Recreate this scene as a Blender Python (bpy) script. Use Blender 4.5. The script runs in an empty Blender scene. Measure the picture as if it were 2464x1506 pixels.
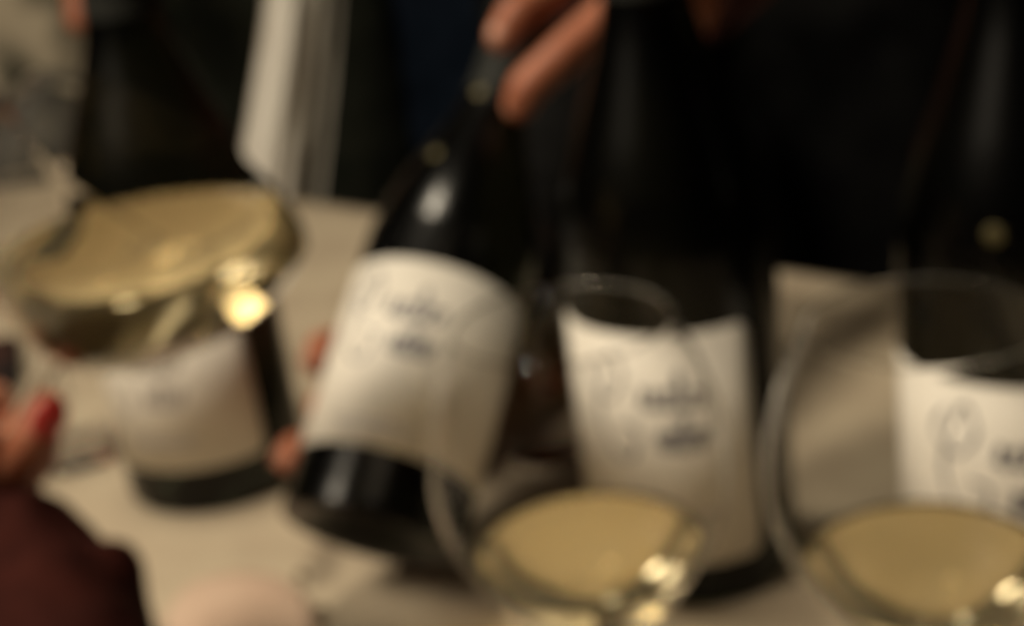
import bpy, bmesh, math, random
from mathutils import Vector, Matrix, noise
C = bpy.context.scene
COL = C.collection
R = math.radians

# ---------------------------------------------------------------- camera
F = 3400.0            # focal length in pixels of a 2464 x 1506 picture
PITCH, ROLL, H = R(20.3), R(7.3), 0.312
fwd = Vector((0, math.cos(PITCH), -math.sin(PITCH)))
_r0 = Vector((1, 0, 0)); _u0 = Vector((0, math.sin(PITCH), math.cos(PITCH)))
rgt = _r0 * math.cos(ROLL) - _u0 * math.sin(ROLL)
upv = _u0 * math.cos(ROLL) + _r0 * math.sin(ROLL)
CAM = Vector((0, 0, H))
cd = bpy.data.cameras.new("camera"); cam = bpy.data.objects.new("camera", cd); COL.objects.link(cam)
m = Matrix((rgt, upv, -fwd)).transposed().to_4x4(); m.translation = CAM
cam.matrix_world = m
cd.sensor_width = 36; cd.lens = 36 * F / 2464; cd.clip_start = 0.005; cd.clip_end = 60
cd.dof.use_dof = True; cd.dof.focus_distance = 0.05; cd.dof.aperture_fstop = 49.7 / 0.95
C.camera = cam

# ---------------------------------------------------------------- world, lamps, exposure
w = bpy.data.worlds.new("World"); C.world = w; w.use_nodes = True
w.node_tree.nodes['Background'].inputs[0].default_value = (0.9, 0.75, 0.5, 1)
w.node_tree.nodes['Background'].inputs[1].default_value = 0.005
C.view_settings.view_transform = 'Standard'; C.view_settings.look = 'None'
C.view_settings.exposure = 0; C.view_settings.gamma = 1
C.cycles.use_denoising = True; C.cycles.max_bounces = 14; C.cycles.transmission_bounces = 12
C.cycles.caustics_refractive = True; C.cycles.caustics_reflective = False
C.cycles.blur_glossy = 0.3; C.cycles.sample_clamp_indirect = 16
def area(name, loc, target, size, power, col):
    l = bpy.data.lights.new(name, 'AREA'); l.shape = 'DISK'; l.size = size; l.energy = power; l.color = col
    o = bpy.data.objects.new(name, l); COL.objects.link(o); o.location = loc
    o.rotation_euler = (Vector(target) - Vector(loc)).to_track_quat('-Z', 'Y').to_euler()
    return o
area("key_lamp", (-0.86, 0.08, 1.14), (0.05, 0.6, 0.05), 0.36, 17.5, (1.0, 0.86, 0.66))
area("pendant_lamp", (-0.22, 0.70, 1.25), (0.0, 0.6, 0.0), 0.19, 7.5, (1.0, 0.87, 0.66))
area("ceiling_lamp", (0.1, -0.6, 2.0), (0.0, 0.7, 0.0), 0.8, 2.5, (1.0, 0.80, 0.55))

# ---------------------------------------------------------------- helpers
def ray(u, v):
    return fwd + rgt * ((u - 1232) / F) + upv * ((753 - v) / F)
def P(u, v, z):
    return CAM + ray(u, v) * z
def onT(u, v, h=0.0):
    r = ray(u, v); return CAM + r * ((h - H) / r.z)
def finish(bm, name, mat, parent=None, smooth=True, recalc=True):
    if recalc: bmesh.ops.recalc_face_normals(bm, faces=bm.faces)
    me = bpy.data.meshes.new(name); bm.to_mesh(me); bm.free()
    if mat: me.materials.append(mat)
    if smooth:
        for p in me.polygons: p.use_smooth = True
    o = bpy.data.objects.new(name, me); COL.objects.link(o)
    if parent: o.parent = parent
    return o
def tag(o, label, cat, group=None):
    o['label'] = label; o['category'] = cat
    if group: o['group'] = group
    return o
def thing(name, label, cat, loc=(0, 0, 0), group=None):
    o = bpy.data.objects.new(name, None); COL.objects.link(o); o.location = loc; o.empty_display_size = 0.02
    return tag(o, label, cat, group)
def struct(o):
    o['kind'] = 'structure'; return o
def lathe(bm, prof, seg=64, closed=False):
    rings = []
    for r, z in prof:
        if r < 1e-6: rings.append([bm.verts.new((0, 0, z))])
        else: rings.append([bm.verts.new((r * math.cos(2 * math.pi * i / seg), r * math.sin(2 * math.pi * i / seg), z)) for i in range(seg)])
    pairs = list(zip(rings, rings[1:]))
    if closed: pairs.append((rings[-1], rings[0]))
    for a, b in pairs:
        for i in range(seg):
            j = (i + 1) % seg
            if len(a) == 1 and len(b) == 1: continue
            if len(a) == 1: bm.faces.new((a[0], b[i], b[j]))
            elif len(b) == 1: bm.faces.new((a[i], a[j], b[0]))
            else: bm.faces.new((a[i], a[j], b[j], b[i]))
def spline(pts, n):
    out = []
    for i in range(len(pts) - 1):
        p0 = Vector(pts[max(i - 1, 0)]); p1 = Vector(pts[i]); p2 = Vector(pts[i + 1]); p3 = Vector(pts[min(i + 2, len(pts) - 1)])
        for k in range(n):
            t = k / n
            out.append(0.5 * ((2 * p1) + (p2 - p0) * t + (2 * p0 - 5 * p1 + 4 * p2 - p3) * t * t + (3 * p1 - p0 - 3 * p2 + p3) * t ** 3))
    out.append(Vector(pts[-1])); return out

# ---------------------------------------------------------------- materials
def mat(name, col, rough=0.6, metal=0.0, trans=0.0, ior=1.45, sss=0.0, sheen=0.0):
    m = bpy.data.materials.new(name); m.use_nodes = True
    b = m.node_tree.nodes['Principled BSDF']
    b.inputs['Base Color'].default_value = (*col, 1); b.inputs['Roughness'].default_value = rough
    b.inputs['Metallic'].default_value = metal; b.inputs['Transmission Weight'].default_value = trans
    b.inputs['IOR'].default_value = ior
    if sss:
        b.inputs['Subsurface Weight'].default_value = sss; b.inputs['Subsurface Radius'].default_value = (0.01, 0.004, 0.002)
        b.inputs['Subsurface Scale'].default_value = 0.6
    if rough >= .85: b.inputs['Specular IOR Level'].default_value = .12
    if sheen: b.inputs['Sheen Weight'].default_value = sheen
    return m
def noisy(m, c1, c2, scale, detail=4, lo=0.35, hi=0.65, bump=0.0, bscale=None, dist=0.001):
    nt = m.node_tree; b = nt.nodes['Principled BSDF']
    tc = nt.nodes.new('ShaderNodeTexCoord'); n = nt.nodes.new('ShaderNodeTexNoise')
    n.inputs['Scale'].default_value = scale; n.inputs['Detail'].default_value = detail
    nt.links.new(tc.outputs['Object'], n.inputs['Vector'])
    r = nt.nodes.new('ShaderNodeValToRGB'); r.color_ramp.elements[0].position = lo; r.color_ramp.elements[1].position = hi
    r.color_ramp.elements[0].color = (*c1, 1); r.color_ramp.elements[1].color = (*c2, 1)
    nt.links.new(n.outputs['Fac'], r.inputs['Fac']); nt.links.new(r.outputs['Color'], b.inputs['Base Color'])
    if bump:
        n2 = nt.nodes.new('ShaderNodeTexNoise'); n2.inputs['Scale'].default_value = bscale or scale * 10
        nt.links.new(tc.outputs['Object'], n2.inputs['Vector'])
        bp = nt.nodes.new('ShaderNodeBump'); bp.inputs['Strength'].default_value = bump; bp.inputs['Distance'].default_value = dist
        nt.links.new(n2.outputs['Fac'], bp.inputs['Height']); nt.links.new(bp.outputs['Normal'], b.inputs['Normal'])
    return m
M = {}
M['linen'] = noisy(mat('linen', (.6, .54, .45), .85), (.36, .295, .215), (.44, .37, .27), 16, bump=.3, bscale=900, dist=.0004)
M['paper'] = noisy(mat('label_paper', (.78, .74, .68), .55), (.64, .60, .53), (.69, .65, .58), 60, bump=.1, bscale=1500, dist=.0002)
M['ink'] = mat('ink', (.12, .12, .14), .6)
M['fineink'] = mat('grey_ink', (.34, .31, .29), .6)
M['bottle'] = mat('dark_bottle_glass', (.007, .008, .005), .24, trans=1.0, ior=1.33)
M['capsule'] = noisy(mat('black_foil', (.012, .013, .012), .55), (.010, .011, .010), (.02, .021, .019), 80)
M['capsule'].node_tree.nodes['Principled BSDF'].inputs['Specular IOR Level'].default_value = .12
M['glint'] = mat('painted_glint', (.09, .075, .03), .6, metal=.3)  # golden tone painted for lamp reflections
M['swirled'] = mat('swirled_white_wine', (.99, .84, .50), .0, trans=.94, ior=1.30)
M['glass'] = mat('clear_glass', (1, 1, 1), .0, trans=1.0, ior=1.16)
M['wine'] = mat('hazy_white_wine', (.99, .87, .55), .0, trans=.96, ior=1.34)
M['skin'] = noisy(mat('skin', (.5, .26, .17), .5, sss=.15), (.27, .088, .045), (.34, .118, .062), 50, bump=.25, bscale=500, dist=.0005)
M['nail'] = mat('nail', (.42, .19, .12), .4)
M['rednail'] = mat('red_nail_lacquer', (.42, .03, .025), .2)
M['burgundy'] = noisy(mat('burgundy_wool', (.07, .018, .012), .9), (.024, .0045, .003), (.036, .007, .0045), 70, bump=.5, bscale=600, dist=.001)
M['darkred'] = noisy(mat('shaded_skin_red', (.03, .01, .006), .9), (.022, .008, .005), (.034, .012, .008), 40)  # skin darkened in its own colour to look shaded
M['jacket'] = noisy(mat('dark_green_wool', (.010, .012, .009), .9), (.008, .010, .007), (.016, .017, .012), 30, bump=.4, bscale=400)
M['black'] = noisy(mat('black_cloth', (.004, .004, .004), .9), (.003, .003, .003), (.006, .006, .006), 30, bump=.4, bscale=400)
M['navy'] = noisy(mat('navy_cloth', (.003, .006, .013), .9), (.002, .005, .011), (.005, .009, .018), 30, bump=.4, bscale=400)
M['pattern'] = noisy(mat('patterned_cloth', (.3, .27, .2), .9), (.05, .048, .035), (.32, .28, .21), 14, detail=2, lo=.38, hi=.56)
M['trouser'] = noisy(mat('grey_trousers', (.05, .05, .045), .9), (.03, .03, .027), (.09, .085, .075), 16)
M['towel'] = noisy(mat('white_towel', (.8, .76, .7), .9), (.84, .80, .74), (.90, .87, .81), 25, bump=.5, bscale=900)
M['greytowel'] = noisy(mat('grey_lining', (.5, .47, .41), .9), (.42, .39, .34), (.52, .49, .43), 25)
M['pink'] = noisy(mat('pink_napkin', (.62, .42, .34), .9), (.46, .33, .25), (.52, .385, .295), 30)
M['cork'] = noisy(mat('cork', (.5, .38, .25), .9), (.38, .27, .17), (.58, .46, .32), 300)
M['palecork'] = noisy(mat('pale_cork', (.7, .62, .5), .8), (.6, .52, .4), (.75, .67, .55), 200)
M['redcork'] = noisy(mat('stained_cork', (.3, .08, .04), .8), (.24, .05, .03), (.38, .12, .06), 250)
M['crumb'] = mat('crumb', (.10, .07, .04), .9)
M['wood'] = noisy(mat('dark_wood', (.05, .03, .02), .5), (.03, .018, .01), (.08, .045, .025), 12)
M['floor'] = noisy(mat('floor_boards', (.02, .015, .01), .8), (.015, .011, .008), (.03, .022, .015), 6)
M['wallm'] = noisy(mat('dark_wall', (.006, .006, .006), .95), (.004, .004, .004), (.008, .008, .007), 4)
M['phone'] = mat('black_phone', (.006, .006, .007), .25)
M['plastic'] = mat('phone_glass', (.01, .01, .012), .08)
M['copper'] = mat('skin_dark', (.4, .18, .1), .5)

# ---------------------------------------------------------------- setting: floor, wall, table, cloth
bm = bmesh.new(); bmesh.ops.create_grid(bm, x_segments=8, y_segments=8, size=6)
o = struct(finish(bm, 'floor', M['floor'], smooth=False)); o.location = (0, 3, -.75)
bm = bmesh.new()
bmesh.ops.create_cube(bm, size=1, matrix=Matrix.Translation((0, 4.2, .9)) @ Matrix.Diagonal((11, .15, 3.3, 1)))
struct(finish(bm, 'wall', M['wallm'], smooth=False))

EA, EB = onT(850, 487), onT(2000, 652)          # two points of the table's far edge
ed = (EB - EA).normalized(); en = Vector((ed.y, -ed.x, 0))   # en points to the camera side
if en.y > 0: en = -en
def tp(a, b, z=0): p = EA + ed * a + en * b; return Vector((p.x, p.y, z))
TW0, TW1, TD = -.62, 1.15, 1.55
ang = math.atan2(ed.y, ed.x)
tab = thing('table', 'dining table hidden under a cream tablecloth that carries the bottles and glasses', 'table', tp((TW0 + TW1) / 2, TD / 2, -.75))
tab.rotation_euler = (0, 0, ang)
def lbox(name, c, s, mt, par, bev=.002):
    bm = bmesh.new(); bmesh.ops.create_cube(bm, size=1, matrix=Matrix.Translation(c) @ Matrix.Diagonal((*s, 1)))
    if bev: bmesh.ops.bevel(bm, geom=bm.edges[:], offset=bev, segments=2, affect='EDGES')
    return finish(bm, name, mt, par, smooth=False)
W = TW1 - TW0
lbox('tabletop', (0, 0, .731), (W - .01, TD - .01, .03), M['wood'], tab)
for sx in (-1, 1):
    for sy in (-1, 1):
        lbox('leg', (sx * (W / 2 - .08), sy * (TD / 2 - .08), .357), (.06, .06, .714), M['wood'], tab)
# cloth: a sheet over the top with a hanging skirt and soft wrinkles
bm = bmesh.new(); NX, NY = 110, 100; drop = .28
def clothpt(i, j):
    a = TW0 - drop + (W + 2 * drop) * i / NX; b = -drop + (TD + 2 * drop) * j / NY
    ca = min(max(a, TW0), TW1); cb = min(max(b, 0), TD)
    ov = max(abs(a - ca), abs(b - cb)); z = -ov
    n = noise.noise(Vector((a * 5, b * 5, 0))) * .0012
    fl = .012 * math.sin(a * 30 + b * 27) * (ov / drop) if ov > 0 else 0
    p = EA + ed * (ca + (math.copysign(.004 + fl, a - ca) if a != ca else 0)) + en * (cb + (math.copysign(.004 + fl, b - cb) if b != cb else 0))
    return (p.x, p.y, z + (n - .0012 if ov == 0 else 0))
g = [[bm.verts.new(clothpt(i, j)) for j in range(NY + 1)] for i in range(NX + 1)]
for i in range(NX):
    for j in range(NY): bm.faces.new((g[i][j], g[i + 1][j], g[i + 1][j + 1], g[i][j + 1]))
o = finish(bm, 'tablecloth', M['linen'])
tag(o, 'cream linen tablecloth spread under the bottles and wine glasses', 'tablecloth')

# ---------------------------------------------------------------- bottles
def ribbon(bm, pts, rad, wid):
    """flat ink stroke along (angle metres s, height h) points on a cylinder of radius rad"""
    pr = None
    for k, p in enumerate(pts):
        q0 = pts[max(k - 1, 0)]; q1 = pts[min(k + 1, len(pts) - 1)]
        d = Vector((q1[0] - q0[0], q1[1] - q0[1])); d = d.normalized() if d.length > 1e-9 else Vector((1, 0))
        n = Vector((-d.y, d.x)) * wid * (.55 + .45 * abs(math.sin(k * .35)))
        cur = []
        for s in (1, -1):
            a = (p[0] + n.x * s) / rad; cur.append(bm.verts.new((rad * math.sin(a), -rad * math.cos(a), p[1] + n.y * s)))
        if pr: bm.faces.new((pr[0], pr[1], cur[1], cur[0]))
        pr = cur
def script_word(bm, x0, x1, y, size, rad, wid, rnd, tall=()):
    n = max(2, int((x1 - x0) / (size * .62))); pts = []
    for k in range(n):
        cx = x0 + (x1 - x0) * (k + .5) / n; hgt = size * (2.0 if k in tall else .9 + .25 * rnd.random())
        pts += [(cx - size * .3, y), (cx + size * .12, y + hgt * .8), (cx, y + hgt), (cx - size * .14, y + hgt * .75), (cx + size * .02, y + .05 * size)]
    ribbon(bm, [(p.x, p.y) for p in spline([(a, b, 0) for a, b in pts], 6)], rad, wid)
BR = .042
def make_bottle(lab, inkmat='ink', name='wine_bottle', scale=1.0, ltop=.105, lbot=.0125, tdx=0.0, label_rot=0, span=(-75, 75), tabon=False, dotsat=()):
    t = thing(name, lab, 'bottle')
    s = scale
    prof = [(0, .018), (.012, .016), (.024, .008), (.034, .001), (.0375, 0), (.0405, .0015), (.042, .006), (.042, .05), (.042, .135), (.0412, .150), (.0385, .165),
            (.034, .180), (.0285, .195), (.0235, .209), (.0190, .223), (.0162, .236), (.0148, .250), (.0142, .270), (.0142, .284)]
    sp = spline([(a, b, 0) for a, b in prof[5:]], 4)
    pr = prof[:5] + [(p.x, p.y) for p in sp] + [(.0165, .2845), (.0168, .2860), (.0168, .2935), (.0155, .2955), (0, .2957)]
    pr = [(r * s, z) for r, z in pr]
    bm = bmesh.new(); lathe(bm, pr, 72); finish(bm, 'body', M['bottle'], t)
    bm = bmesh.new()
    cp = [(.01505, .236), (.0153, .245), (.0150, .270), (.0150, .2837), (.0172, .2842), (.0174, .2940), (.0160, .2965), (0, .2968), (0, .2960), (.0157, .2957), (.0170, .2935), (.0170, .2845), (.0146, .284), (.0146, .270), (.0149, .250), (.0150, .236)]
    cp[0] = (.0170, .236); cp[-1] = (.0166, .236); cp[1] = (.0157, .247); cp[-2] = (.0153, .250)
    lathe(bm, [(r * s, z) for r, z in cp], 48); finish(bm, 'capsule', M['capsule'], t)
    rl = .0423 * s
    bm = bmesh.new(); N = 48; a0, a1 = R(span[0]), R(span[1])
    outer = []
    for k in range(N + 1):
        a = a0 + (a1 - a0) * k / N; e = min(k, N - k) / N
        zt = ltop - (.004 * max(0, 1 - e / .03)); zb = lbot + (.004 * max(0, 1 - e / .03))
        outer.append([bm.verts.new((rr * math.sin(a), -rr * math.cos(a), z)) for rr, z in ((rl, zb), (rl, zt), (rl - .00025, zt), (rl - .00025, zb))])
    for p, q in zip(outer, outer[1:]):
        for i in range(4): bm.faces.new((p[i], q[i], q[(i + 1) % 4], p[(i + 1) % 4]))
    bm.faces.new(outer[0]); bm.faces.new(outer[-1])
    lb = finish(bm, 'paper_label', M['paper'], t); lb.rotation_euler = (0, 0, R(label_rot)); dz = ltop - .105 + .009; lr = rl
    rnd = random.Random(4); bm = bmesh.new(); ri = rl + .0001
    ini = [(-.024, .084), (-.028, .076), (-.020, .070), (-.014, .078), (-.018, .086), (-.025, .066), (-.020, .052), (-.013, .050), (-.010, .060), (-.016, .062)]
    ribbon(bm, [(p.x * 1.15 + tdx, (p.y - .068) * 1.2 + .066 + dz) for p in spline([(a, b, 0) for a, b in ini], 8)], ri, .0010)
    script_word(bm, -.010 + tdx, .019 + tdx, .067 + dz, .0072, ri, .00115, rnd, tall=(3, 8))
    script_word(bm, -.004 + tdx, .018 + tdx, .0500 + dz, .0060, ri, .0015, rnd, tall=(2,))
    finish(bm, 'script_lettering', M[inkmat], lb, smooth=False)
    bm = bmesh.new()
    for (x0, x1, y) in ((-.020, .020, .040), (-.016, .016, .0365)):
        script_word(bm, x0 + tdx, x1 + tdx, y, .0014, ri, .00025, rnd)
    finish(bm, 'small_print', M['fineink'], lb, smooth=False)
    if tabon:
        bm = bmesh.new(); an = tabon
        rows = []
        for j in range(11):
            z = lbot + .008 - .025 * j / 10; hw = .0072 * (1 if j < 8 else math.sqrt(max(.12, 1 - ((j - 7) / 3.2) ** 2)))
            row = []
            for i in range(9):
                a = an + hw * (i / 4 - 1) / rl
                row.append(bm.verts.new(((rl + .0006) * math.sin(a), -(rl + .0006) * math.cos(a), z)))
            rows.append(row)
        for p, q in zip(rows, rows[1:]):
            for i in range(8): bm.faces.new((p[i], p[i + 1], q[i + 1], q[i]))
        bmesh.ops.solidify(bm, geom=bm.faces[:], thickness=.0003)
        finish(bm, 'sticker', M['paper'], t)
    for (a, z, rr) in dotsat:  # small dots standing in for lamp reflections on the bottle
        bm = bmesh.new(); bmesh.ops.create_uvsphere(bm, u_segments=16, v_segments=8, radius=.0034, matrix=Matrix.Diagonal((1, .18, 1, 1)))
        d = finish(bm, 'lamp_glint', M['glint'], t); d.location = (rr * math.sin(R(a)), -rr * math.cos(R(a)), z); d.rotation_euler = (0, 0, R(a))
    return t
def face_cam(o, p, extra=0):
    o.location = p; d = p - CAM
    o.rotation_euler = (0, 0, math.atan2(d.y, d.x) - math.pi / 2 + R(extra))

b2 = make_bottle('dark wine bottle with cream script label, upright behind the middle stemmed wine glass', ltop=.117, lbot=.019, tdx=-.003, span=(-90, 44))
face_cam(b2, onT(1668, 1330), -4)
for ch in b2.children:
    if ch.name.startswith('paper_label'): ch['label'] = 'cream label with black script'
b1 = make_bottle('dark wine bottle upright on the table behind the tilted glass', scale=1.08, lbot=.024, span=(-104, 32), tdx=-.026, inkmat='fineink')
face_cam(b1, onT(530, 1135), 0)
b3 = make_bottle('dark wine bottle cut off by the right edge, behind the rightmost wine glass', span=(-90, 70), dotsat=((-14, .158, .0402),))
face_cam(b3, onT(2448, 1424), 3)
# held bottle: neck leans right and away, base shown to the camera
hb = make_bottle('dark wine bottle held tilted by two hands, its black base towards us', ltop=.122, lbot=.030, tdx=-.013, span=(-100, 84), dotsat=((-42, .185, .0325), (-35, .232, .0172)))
th, tl = R(15), R(23)
ax = (rgt * math.sin(th) + upv * math.cos(th)) * math.cos(tl) + fwd * math.sin(tl)
KH = .885
base = P(888, 1295, .64 * KH)
toc = (CAM - base).normalized(); yv = -(toc - ax * toc.dot(ax)).normalized(); xv = yv.cross(ax)
mm = Matrix((xv, yv, ax)).transposed().to_4x4() @ Matrix.Scale(KH, 4); mm.translation = base
hb.matrix_world = mm
NECK = lambda s: base + ax * s

# ---------------------------------------------------------------- wine glasses
gprof = [(.0040, .070), (.0042, .082), (.0075, .0865), (.0150, .0905), (.0235, .0985), (.0315, .1100), (.0378, .1220), (.0408, .1350), (.0400, .1480), (.0365, .1620), (.0325, .1720), (.0292, .1800)]
def inner_prof():
    pts = [(0, .0868), (.0072, .0873), (.0146, .0911), (.0230, .0990), (.0309, .1103), (.03725, .1221), (.0402, .1350), (.0394, .1479), (.0359, .1619), (.0320, .1719), (.0287, .1800)]
    return [(p.x, p.y) for p in spline([(a, b, 0) for a, b in pts], 4)]
def make_glass(lab, cat='wine glass', plane=None, group=None, scale=1.0, fill=.113, ztop=None):
    t = thing('wine_glass', lab, cat, group=group)
    outer = [(p.x, p.y) for p in spline([(a, b, 0) for a, b in gprof[2:]], 4)]
    inn = []
    ip = [Vector((0, .0850, 0)), Vector((.0035, .0850, 0))] + [Vector((a, b, 0)) for a, b in outer]
    for k in range(2, len(ip)):
        d = (ip[min(k + 1, len(ip) - 1)] - ip[k - 1]).normalized(); n = Vector((-d.y, d.x, 0)); q = ip[k] + n * .0003
        if q.x > .0036 and q.y > .0868: inn.append((q.x, q.y))
    inn = [(0, .0868)] + inn
    if ztop: outer = [p for p in outer if p[1] < ztop]; inn = [p for p in inn if p[1] < ztop - .0002]
    rr, rz = (outer[-1][0] + inn[-1][0]) / 2, outer[-1][1] + .0006
    bm = bmesh.new()
    lathe(bm, [(0, .0850)] + [(.0035, .0850)] + outer + [(rr, rz)] + inn[::-1], 72)
    finish(bm, 'bowl', M['glass'], t)
    bm = bmesh.new()
    st = [(.0036, .0849), (.0034, .078), (.0032, .05), (.0034, .02), (.0050, .008)]
    lathe(bm, [(0, .0849)] + [(p.x, p.y) for p in spline([(a, b, 0) for a, b in st], 5)] + [(0, .008)], 32)
    finish(bm, 'stem', M['glass'], t)
    bm = bmesh.new()
    lathe(bm, [(0, .0079), (.0050, .0079), (.012, .0042), (.026, .0024), (.0335, .0018), (.034, .0010), (.0335, 0), (0, 0)], 64)
    finish(bm, 'foot', M['glass'], t)
    if plane is not None or fill:
        bm = bmesh.new()
        wp = [(max(r - .00012, 0) if r > 0 else 0, z + .00012) for r, z in inn]
        wp[-1] = (wp[-1][0], wp[-1][1])
        lathe(bm, wp + [(0, wp[-1][1])], 72)
        if plane is None: co, no = Vector((0, 0, fill)), Vector((0, 0, 1))
        else: co, no = plane
        res = bmesh.ops.bisect_plane(bm, geom=bm.verts[:] + bm.edges[:] + bm.faces[:], plane_co=co, plane_no=no, clear_outer=True)
        ce = [e for e in res['geom_cut'] if isinstance(e, bmesh.types.BMEdge)]
        if ce: bmesh.ops.contextual_create(bm, geom=ce)
        bmesh.ops.triangulate(bm, faces=[f for f in bm.faces if len(f.verts) > 4])
        o = finish(bm, 'wine', M['wine'] if plane is None else M['swirled'], t, smooth=True)
        for p in o.data.polygons:
            if abs(p.normal.dot(no)) > .999: p.use_smooth = False
    return t
g2 = make_glass('stemmed glass of white wine in front of the middle bottle, lower centre')
def stand(g, u, v, h):           # put glass so that its wine surface centre is at pixel (u, v)
    p = onT(u, v, h); g.location = (p.x, p.y, 0)
stand(g2, 1415, 1316, .113)
g3 = make_glass('stemmed glass of white wine at the lower right corner, before the rightmost bottle')
stand(g3, 2235, 1352, .113)
g5 = make_glass('empty stemmed glass standing behind, between the tilted bottle and the middle bottle', fill=0)
g5.location = onT(1318, 1070); g5.scale = (.70, .70, .72)
g6 = make_glass('empty stemmed glass standing far left, behind the tilted glass of white wine', fill=0)
g6.location = onT(188, 1085); g6.scale = (.85, .85, .85)
# tilted glass held at the left
surf = P(282, 592, .445)
gt = R(36)
gax = ((rgt * math.sin(gt) + upv * math.cos(gt)) * math.cos(R(18)) - fwd * math.sin(R(18))).normalized()
sn = (rgt * (-.085) + upv * .90 + fwd * (-.43)).normalized()
gq = gax.to_track_quat('Z', 'Y'); gm = gq.to_matrix()
GS = 1.24
org = surf - gax * .120 * GS
pl = (gm.transposed() @ (surf - org) / GS, (gm.transposed() @ sn).normalized())
g1 = make_glass('tilted glass of white wine held by its stem at the left', plane=pl, ztop=.145)
mm = gm.to_4x4() @ Matrix.Scale(GS, 4); mm.translation = org; g1.matrix_world = mm

# ---------------------------------------------------------------- bodies and clothing
def capsule(bm, a, ra, b, rb, seg=14):
    a, b = Vector(a), Vector(b); d = b - a
    for c, r in ((a, ra), (b, rb)):
        bmesh.ops.create_icosphere(bm, subdivisions=2, radius=r, matrix=Matrix.Translation(c))
    if d.length > 1e-6:
        q = d.to_track_quat('Z', 'Y').to_matrix().to_4x4()
        bmesh.ops.create_cone(bm, cap_ends=True, segments=seg, radius1=ra, radius2=rb, depth=d.length, matrix=Matrix.Translation((a + b) / 2) @ q)
def meld(name, chains, voxel, mt, parent, smooth_it=4, wrinkle=0.0, wscale=20, sub=0):
    """one continuous skin grown over chains of (point, radius)"""
    bm = bmesh.new()
    for ch in chains:
        for (a, ra), (b, rb) in zip(ch, ch[1:]): capsule(bm, a, ra, b, rb)
    me = bpy.data.meshes.new(name); bm.to_mesh(me); bm.free()
    o = bpy.data.objects.new(name, me); COL.objects.link(o)
    r = o.modifiers.new('r', 'REMESH'); r.mode = 'VOXEL'; r.voxel_size = voxel
    s = o.modifiers.new('s', 'SMOOTH'); s.iterations = smooth_it; s.factor = .6
    if sub: ss = o.modifiers.new('u', 'SUBSURF'); ss.levels = sub; ss.render_levels = sub
    dg = bpy.context.evaluated_depsgraph_get(); nm = bpy.data.meshes.new_from_object(o.evaluated_get(dg)); nm.name = name
    bpy.data.objects.remove(o); bpy.data.meshes.remove(me)
    if wrinkle:
        nm.update()
        for v in nm.vertices:
            c = v.co; k = noise.noise(Vector((c.x * wscale, c.y * wscale, c.z * wscale * .45))) + .5 * noise.noise(c * wscale * 2.1)
            v.co = c + v.normal * k * wrinkle
    nm.materials.append(mt)
    for p in nm.polygons: p.use_smooth = True
    o = bpy.data.objects.new(name, nm); COL.objects.link(o)
    if parent: o.parent = parent
    return o
def nail(parent, tip, along, out, mt, r=.0062):
    along = along.normalized(); out = (out - along * out.dot(along)).normalized(); side = along.cross(out)
    bm = bmesh.new(); bmesh.ops.create_uvsphere(bm, u_segments=16, v_segments=10, radius=1)
    o = finish(bm, 'fingernail', mt, parent)
    mm = Matrix((side * r * .85, along * r * 1.15, out * r * .32)).transposed().to_4x4(); mm.translation = tip + out * r * .98 - along * r * .2
    o.matrix_world = mm
    return o
def finger(pts):   # list of (u, v, z, r)
    return [(P(u, v, z), r) for u, v, z, r in pts]

def PK(u, v, z): return P(u, v, z * KH)
def fingk(pts): return [(PK(u, v, z), r * (KH + .04)) for u, v, z, r in pts]
# --- the person in black who holds the bottle
p1 = thing('person', 'person in black clothes holding the tilted bottle by neck and base', 'person')
palm = (1580, -110, .79, .022); wr = (1740, -260, .84, .026)
chains = [
    fingk([palm, (1425, -150, .76, .0105), (1330, -20, .722, .0102), (1240, 38, .703, .0096), (1206, 92, .704, .0082)]),
    fingk([palm, (1555, -90, .755, .0115), (1468, 35, .722, .0112), (1340, 145, .704, .0104), (1268, 210, .700, .0098), (1248, 256, .704, .0085)]),
    fingk([palm, (1640, -40, .84, .012), (1590, 80, .880, .0098), (1530, 170, .90, .009), (1475, 225, .91, .0076)]),
    fingk([palm, (1690, 0, .86, .011), (1660, 110, .91, .0085), (1610, 190, .93, .0078), (1560, 250, .94, .0066)]),
    fingk([palm, (1480, -230, .80, .013), (1330, -190, .80, .0105), (1220, -150, .79, .009)]),
    fingk([palm, wr, (1900, -420, .98, .036), (2150, -500, 1.24, .046), (2200, -350, 1.45, .055)]),
]
# supporting hand behind the bottle
pl2 = (1010, 950, .765, .020)
chains += [
    fingk([pl2, (900, 830, .765, .0105), (815, 828, .745, .0095), (776, 838, .712, .0088), (764, 872, .694, .0074)]),
    fingk([pl2, (880, 940, .765, .0105), (800, 950, .750, .0095), (775, 985, .725, .0085)]),
    fingk([pl2, (880, 1050, .755, .0100), (770, 1075, .735, .0092), (708, 1080, .704, .0084), (694, 1108, .686, .0072)]),
    fingk([pl2, (950, 1110, .75, .0095), (860, 1190, .735, .008), (800, 1200, .725, .0068)]),
    fingk([pl2, (1130, 950, .77, .012), (1160, 830, .75, .0098), (1150, 760, .735, .0085)]),
    fingk([pl2, (1130, 820, .83, .026), (1262, 520, .98, .032), (1330, 330, 1.18, .044), (1480, -100, 1.43, .055)]),
    fingk([(1480, -100, 1.43, .055), (1750, -260, 1.54, .08), (2200, -350, 1.45, .055)]),
]
body = meld('body', chains, .0027, M['skin'], p1, 4)
for a, b in (((1240, 35, .703), (1206, 88, .704)), ((1268, 205, .700), (1248, 250, .704))):
    A, B = PK(*a), PK(*b); nail(p1, B, B - A, (CAM - B).normalized() + rgt * -.5, M['nail'], .0055)
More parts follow.
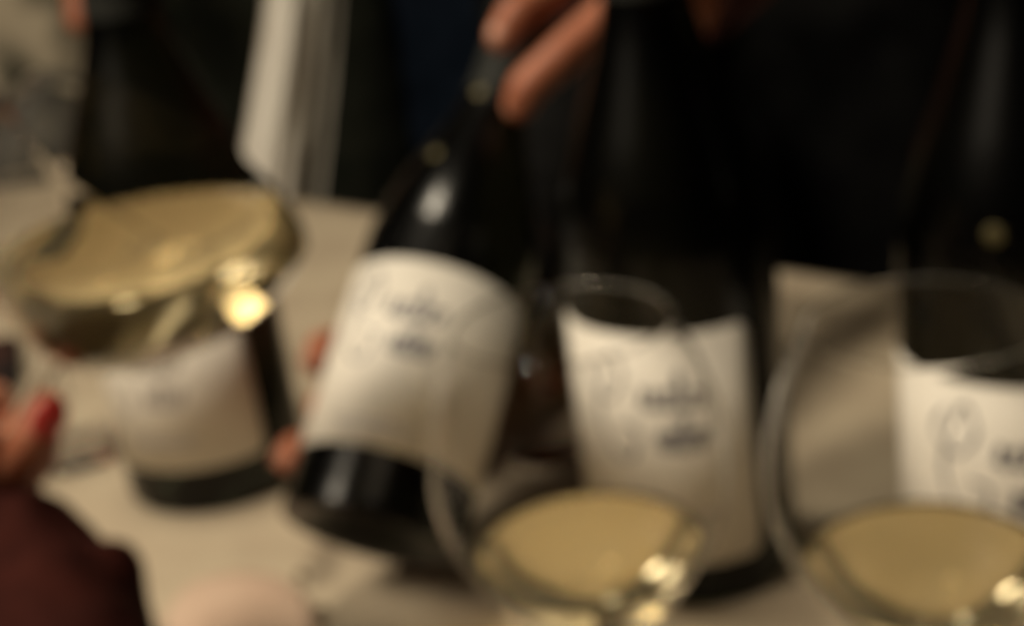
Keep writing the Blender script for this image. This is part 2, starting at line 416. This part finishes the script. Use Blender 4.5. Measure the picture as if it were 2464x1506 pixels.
A, B = PK(776, 838, .712), PK(764, 872, .694); nail(p1, B, B - A, rgt * -1 + (CAM - B).normalized(), M['nail'], .0055)
A, B = PK(708, 1080, .704), PK(694, 1108, .686); nail(p1, B, B - A, rgt * -1 + (CAM - B).normalized(), M['nail'], .0055)
# jacket: torso plus two sleeves
def wp(u, v, z, r): return (P(u, v, z), r)
def down(p, d): return Vector((p.x, p.y, p.z - d))
jc = []
for (u, z, r) in ((1450, 1.50, .15), (1700, 1.46, .17), (2000, 1.44, .17), (2300, 1.46, .15)):
    a = P(u, -250, z); jc.append([(a, r), (down(a, .75), r + .01), (down(a, 1.15), r - .02)])
jc.append([wp(1450, -250, 1.5, .13), wp(1870, -250, 1.45, .15), wp(2300, -250, 1.46, .13)])
meld('jacket', jc, .03, M['black'], p1, 6, .006, 9, sub=1)
jc = []
jc.append([wp(1790, -310, .87, .036), wp(1900, -420, .95, .045), wp(2150, -500, 1.15, .06), wp(2250, -330, 1.40, .08)])
jc.append([wp(1160, 745, .715, .030), wp(1262, 520, .865, .042), wp(1330, 330, 1.05, .052), wp(1480, -100, 1.3, .07)])
meld('sleeve', jc, .009, M['black'], p1, 5, .003, 20)

def torso(name, lab, u, v, z, r, mt, clothing, wr=.006, width=.11, legs=None):
    t = thing('person', lab, 'person')
    a = P(u, v, z); c = []
    for s in (-1, 1):
        b = a + Vector((s * width, 0, 0)); c.append([(b, r), (down(b, .35), r * .95), (down(b, .62), r)])
    c.append([(a + Vector((-width, 0, .0)), r), (a + Vector((width, 0, 0)), r)])
    c.append([(down(a, .62) + Vector((-width, 0, 0)), r), (down(a, .62) + Vector((width, 0, 0)), r)])
    c.append([(down(a, .3) + Vector((-width, 0, 0)), r), (down(a, .3) + Vector((width, 0, 0)), r)])
    meld(clothing, c, .025, mt, t, 6, wr, 9, sub=1)
    return t, a
# --- guest in patterned top, far left
p2, a2 = torso('person', 'guest in a grey and beige patterned top at the upper left edge', -160, -260, 1.50, .115, M['pattern'], 'patterned_top', .010, .10)
# trousers below the top
c = []
for s in (-.5, .35):
    b = P(-60, 420, 1.50) + Vector((s * .2, 0, 0)); c.append([(b, .10), (down(b, .35), .085), (down(b, .75), .06)])
meld('trousers', c, .022, M['trouser'], p2, 6, .006, 9, sub=1)
hand = meld('body', [finger([(-60, 800, 1.12, .022), (40, 775, 1.05, .012), (120, 768, 1.01, .010), (172, 790, .985, .0085)]),
                     finger([(-60, 800, 1.12, .022), (40, 810, 1.03, .012), (110, 808, .985, .010), (150, 832, .965, .0085)]),
                     finger([(-60, 800, 1.12, .022), (20, 845, 1.01, .012), (80, 850, .965, .010), (110, 868, .95, .0082)]),
                     finger([(-60, 800, 1.12, .022), (-40, 875, 1.0, .010), (20, 890, .95, .009)]),
                     finger([(-60, 800, 1.12, .022), (-40, 740, 1.07, .012), (40, 722, 1.05, .010)]),
                     finger([(-60, 800, 1.12, .022), (-180, 780, 1.2, .027), (-330, 500, 1.35, .035), (-300, 0, 1.45, .05), (-160, -260, 1.50, .06)])], 0.0033, M['skin'], p2, 4)
# --- guest in dark green jacket
p3, a3 = torso('person', 'guest in a very dark green jacket behind the tilted wine glass', 440, -260, 1.62, .125, M['jacket'], 'jacket', .010, .11)
meld('body', [finger([(215, -190, 1.36, .022), (186, -70, 1.34, .0125), (184, 5, 1.33, .0120), (186, 52, 1.325, .0115)]),
              finger([(215, -190, 1.36, .022), (250, -110, 1.35, .012), (262, -60, 1.34, .0100)]),
              finger([(215, -190, 1.36, .022), (150, -120, 1.35, .012), (146, -62, 1.34, .0100)]),
              finger([(215, -190, 1.36, .022), (105, -150, 1.36, .010), (100, -100, 1.35, .009)]),
              finger([(215, -190, 1.36, .022), (290, -180, 1.34, .012), (300, -130, 1.33, .010)]),
              finger([(215, -190, 1.36, .022), (240, -330, 1.42, .028), (330, -500, 1.6, .045)])], 0.0033, M['skin'], p3, 4)
# --- guest in navy
p4, a4 = torso('person', 'guest in dark navy clothes standing behind the neck of the tilted bottle', 1010, -300, 1.70, .12, M['navy'], 'shirt', .012, .06)

# hand of the person in black as a sheet, shade put into its colour
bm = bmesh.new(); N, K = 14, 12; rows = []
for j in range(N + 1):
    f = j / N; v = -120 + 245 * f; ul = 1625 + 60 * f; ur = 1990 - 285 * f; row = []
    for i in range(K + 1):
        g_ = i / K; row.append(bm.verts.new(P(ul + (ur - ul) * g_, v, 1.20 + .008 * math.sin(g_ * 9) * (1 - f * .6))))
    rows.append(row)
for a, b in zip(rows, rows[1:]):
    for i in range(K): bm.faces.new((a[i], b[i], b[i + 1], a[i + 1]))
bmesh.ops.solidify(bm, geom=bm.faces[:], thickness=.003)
finish(bm, 'shaded_hand', M['darkred'], p1)['label'] = 'dark red sheet for a hand in shade'

# --- white folded towel hanging vertically in the background
tw = thing('towel', 'white folded towel hanging against dark clothes, left of the tilted bottle', 'towel')
def drape(name, top, bot, z, ztop, mt, ph, amp, v0=-60, v1=545):
    bm = bmesh.new(); N, K = 40, 26; rows = []
    for j in range(N + 1):
        f = j / N; v = v0 + (v1 - v0) * f; f2 = f ** 1.25
        ul = top[0] + (bot[0] - top[0]) * f2; ur = top[1] + (bot[1] - top[1]) * f2
        row = []
        for i in range(K + 1):
            g_ = i / K; u = ul + (ur - ul) * g_
            zz = z + ztop * (1 - f) + amp * math.sin(g_ * math.pi * 2.2 + ph + f * .8) + amp * .3 * noise.noise(Vector((g_ * 4, f * 4, ph)))
            row.append(bm.verts.new(P(u, v, zz)))
        rows.append(row)
    for p, q in zip(rows, rows[1:]):
        for i in range(K): bm.faces.new((p[i], q[i], q[i + 1], p[i + 1]))
    bmesh.ops.solidify(bm, geom=bm.faces[:], thickness=.003)
    return finish(bm, name, mt, tw)
drape('front_fold', (640, 742), (545, 690), 1.22, .05, M['towel'], .3, .010)
drape('back_fold', (735, 826), (672, 770), 1.26, .05, M['greytowel'], 1.2, .012)

# --- guest with burgundy sleeve holding the tilted glass
p6 = thing('person', 'guest with burgundy sleeve pinching the stem of the tilted glass, lower left', 'person')
S = lambda h: org + gax * h * GS
zz = (S(.05) - CAM).dot(fwd)
def proj(p):
    d = p - CAM; z = d.dot(fwd); return 1232 + F * d.dot(rgt) / z, 753 - F * d.dot(upv) / z, z
HP = (-75, 1140, .480, .0165)
chs = [
    finger([HP, (30, 1110, .462, .0085), (84, 1050, .452, .0078), (112, 985, .452, .0068)]),      # index
    finger([HP, (-110, 1050, .452, .0090), (-80, 1000, .450, .0082), (-25, 965, .456, .0070)]),      # thumb
    finger([HP, (30, 1140, .480, .0085), (88, 1090, .485, .0078), (70, 1030, .494, .0068)]),
    finger([HP, (20, 1160, .495, .0082), (70, 1130, .502, .0074), (50, 1080, .508, .0064)]),
    finger([HP, (0, 1180, .505, .0075), (40, 1165, .515, .0066), (25, 1120, .520, .0058)]),
    finger([HP, (-20, 1190, .480, .0165), (30, 1330, .475, .015), (60, 1600, .44, .018)]),
]
meld('body', chs, .0014, M['skin'], p6, 4)
A, B = P(84, 1050, .452), P(112, 985, .452); nail(p6, B, B - A, (CAM - B).normalized() * .9 + rgt * .35, M['rednail'], .0066)
A, B = P(-80, 1000, .450), P(-25, 965, .456); nail(p6, B, B - A, (CAM - B).normalized(), M['nail'], .0058)
meld('sleeve', [[wp(-10, 1315, .465, .0215), wp(40, 1350, .46, .025), wp(105, 1465, .45, .029), wp(160, 1700, .42, .034)],
                [wp(-100, 1310, .47, .020), wp(-60, 1650, .43, .03)],
                [wp(235, 1390, .450, .0125), wp(262, 1400, .445, .0130), wp(245, 1500, .44, .0165), wp(260, 1680, .42, .020)]], .003, M['burgundy'], p6, 5, .0028, 48)

# ---------------------------------------------------------------- small things on the table
def cork(lab, u, v, mt, h, r):
    t = thing('cork', lab, 'cork', onT(u, v))
    bm = bmesh.new(); lathe(bm, [(0, 0), (r * .93, 0), (r, .0012), (r * .96, h * .5), (r, h - .0012), (r * .93, h), (0, h)], 28)
    finish(bm, 'cork_body', mt, t)
    bm = bmesh.new(); lathe(bm, [(0, h + .0002), (r * .86, h + .0002), (r * .8, h + .0008), (0, h + .0010)], 28); finish(bm, 'cork_top', M['cork'], t)
    return t
cork('red stained wine cork upright behind the gap beside the middle bottle', 1318, 950, M['redcork'], .024, .0115)
cork('pale wine cork upright near the far table edge, behind the tilted glass', 184, 478, M['palecork'], .034, .014).scale = (1, 1, 1)

bm = bmesh.new()                                       # pink napkin
outl = [(395, 1500), (450, 1420), (560, 1385), (680, 1400), (745, 1455), (770, 1560), (700, 1660), (450, 1660)]
cs = spline([tuple(onT(u, v)) for u, v in outl + [outl[0]]], 5)[:-1]
ctr = sum(cs, Vector()) / len(cs); lv = []
for k, h in ((1, .0006), (.97, .0028), (.8, .0040), (.4, .0050)):
    lv.append([bm.verts.new(ctr + (p - ctr) * k + Vector((0, 0, h + .0008 * noise.noise(p * 60 * k)))) for p in cs])
for a, b in zip(lv, lv[1:]):
    for i in range(len(cs)): j = (i + 1) % len(cs); bm.faces.new((a[i], a[j], b[j], b[i]))
bm.faces.new(lv[-1]); bm.faces.new(lv[0])
o = finish(bm, 'napkin', M['pink']); tag(o, 'pale pink folded napkin lying at the bottom edge near the burgundy sleeve', 'napkin')

rnd = random.Random(2)
for (u, v, r, lab) in ((722, 1382, .0022, 'dark crumb on the tablecloth below the tilted bottle, upper of two'), (770, 1468, .0024, 'dark crumb on the tablecloth below the tilted bottle, lower of two')):
    bm = bmesh.new(); bmesh.ops.create_icosphere(bm, subdivisions=2, radius=r)
    for q in bm.verts: q.co *= 1 + .5 * noise.noise(q.co * 900 + Vector((u, 0, 0))); q.co.z *= .6
    o = finish(bm, 'crumb', M['crumb']); o.location = onT(u, v, r * .5); tag(o, lab, 'crumb', 'dark crumbs on the tablecloth')

ph = thing('phone', 'black phone lying on the table at the left edge beyond the raised hand', 'phone', onT(-90, 935))
ph.rotation_euler = (0, 0, .3)
lbox('case', (0, 0, .004), (.075, .13, .008), M['phone'], ph, .003)
lbox('screen', (0, 0, .0084), (.068, .122, .0006), M['plastic'], ph, 0)
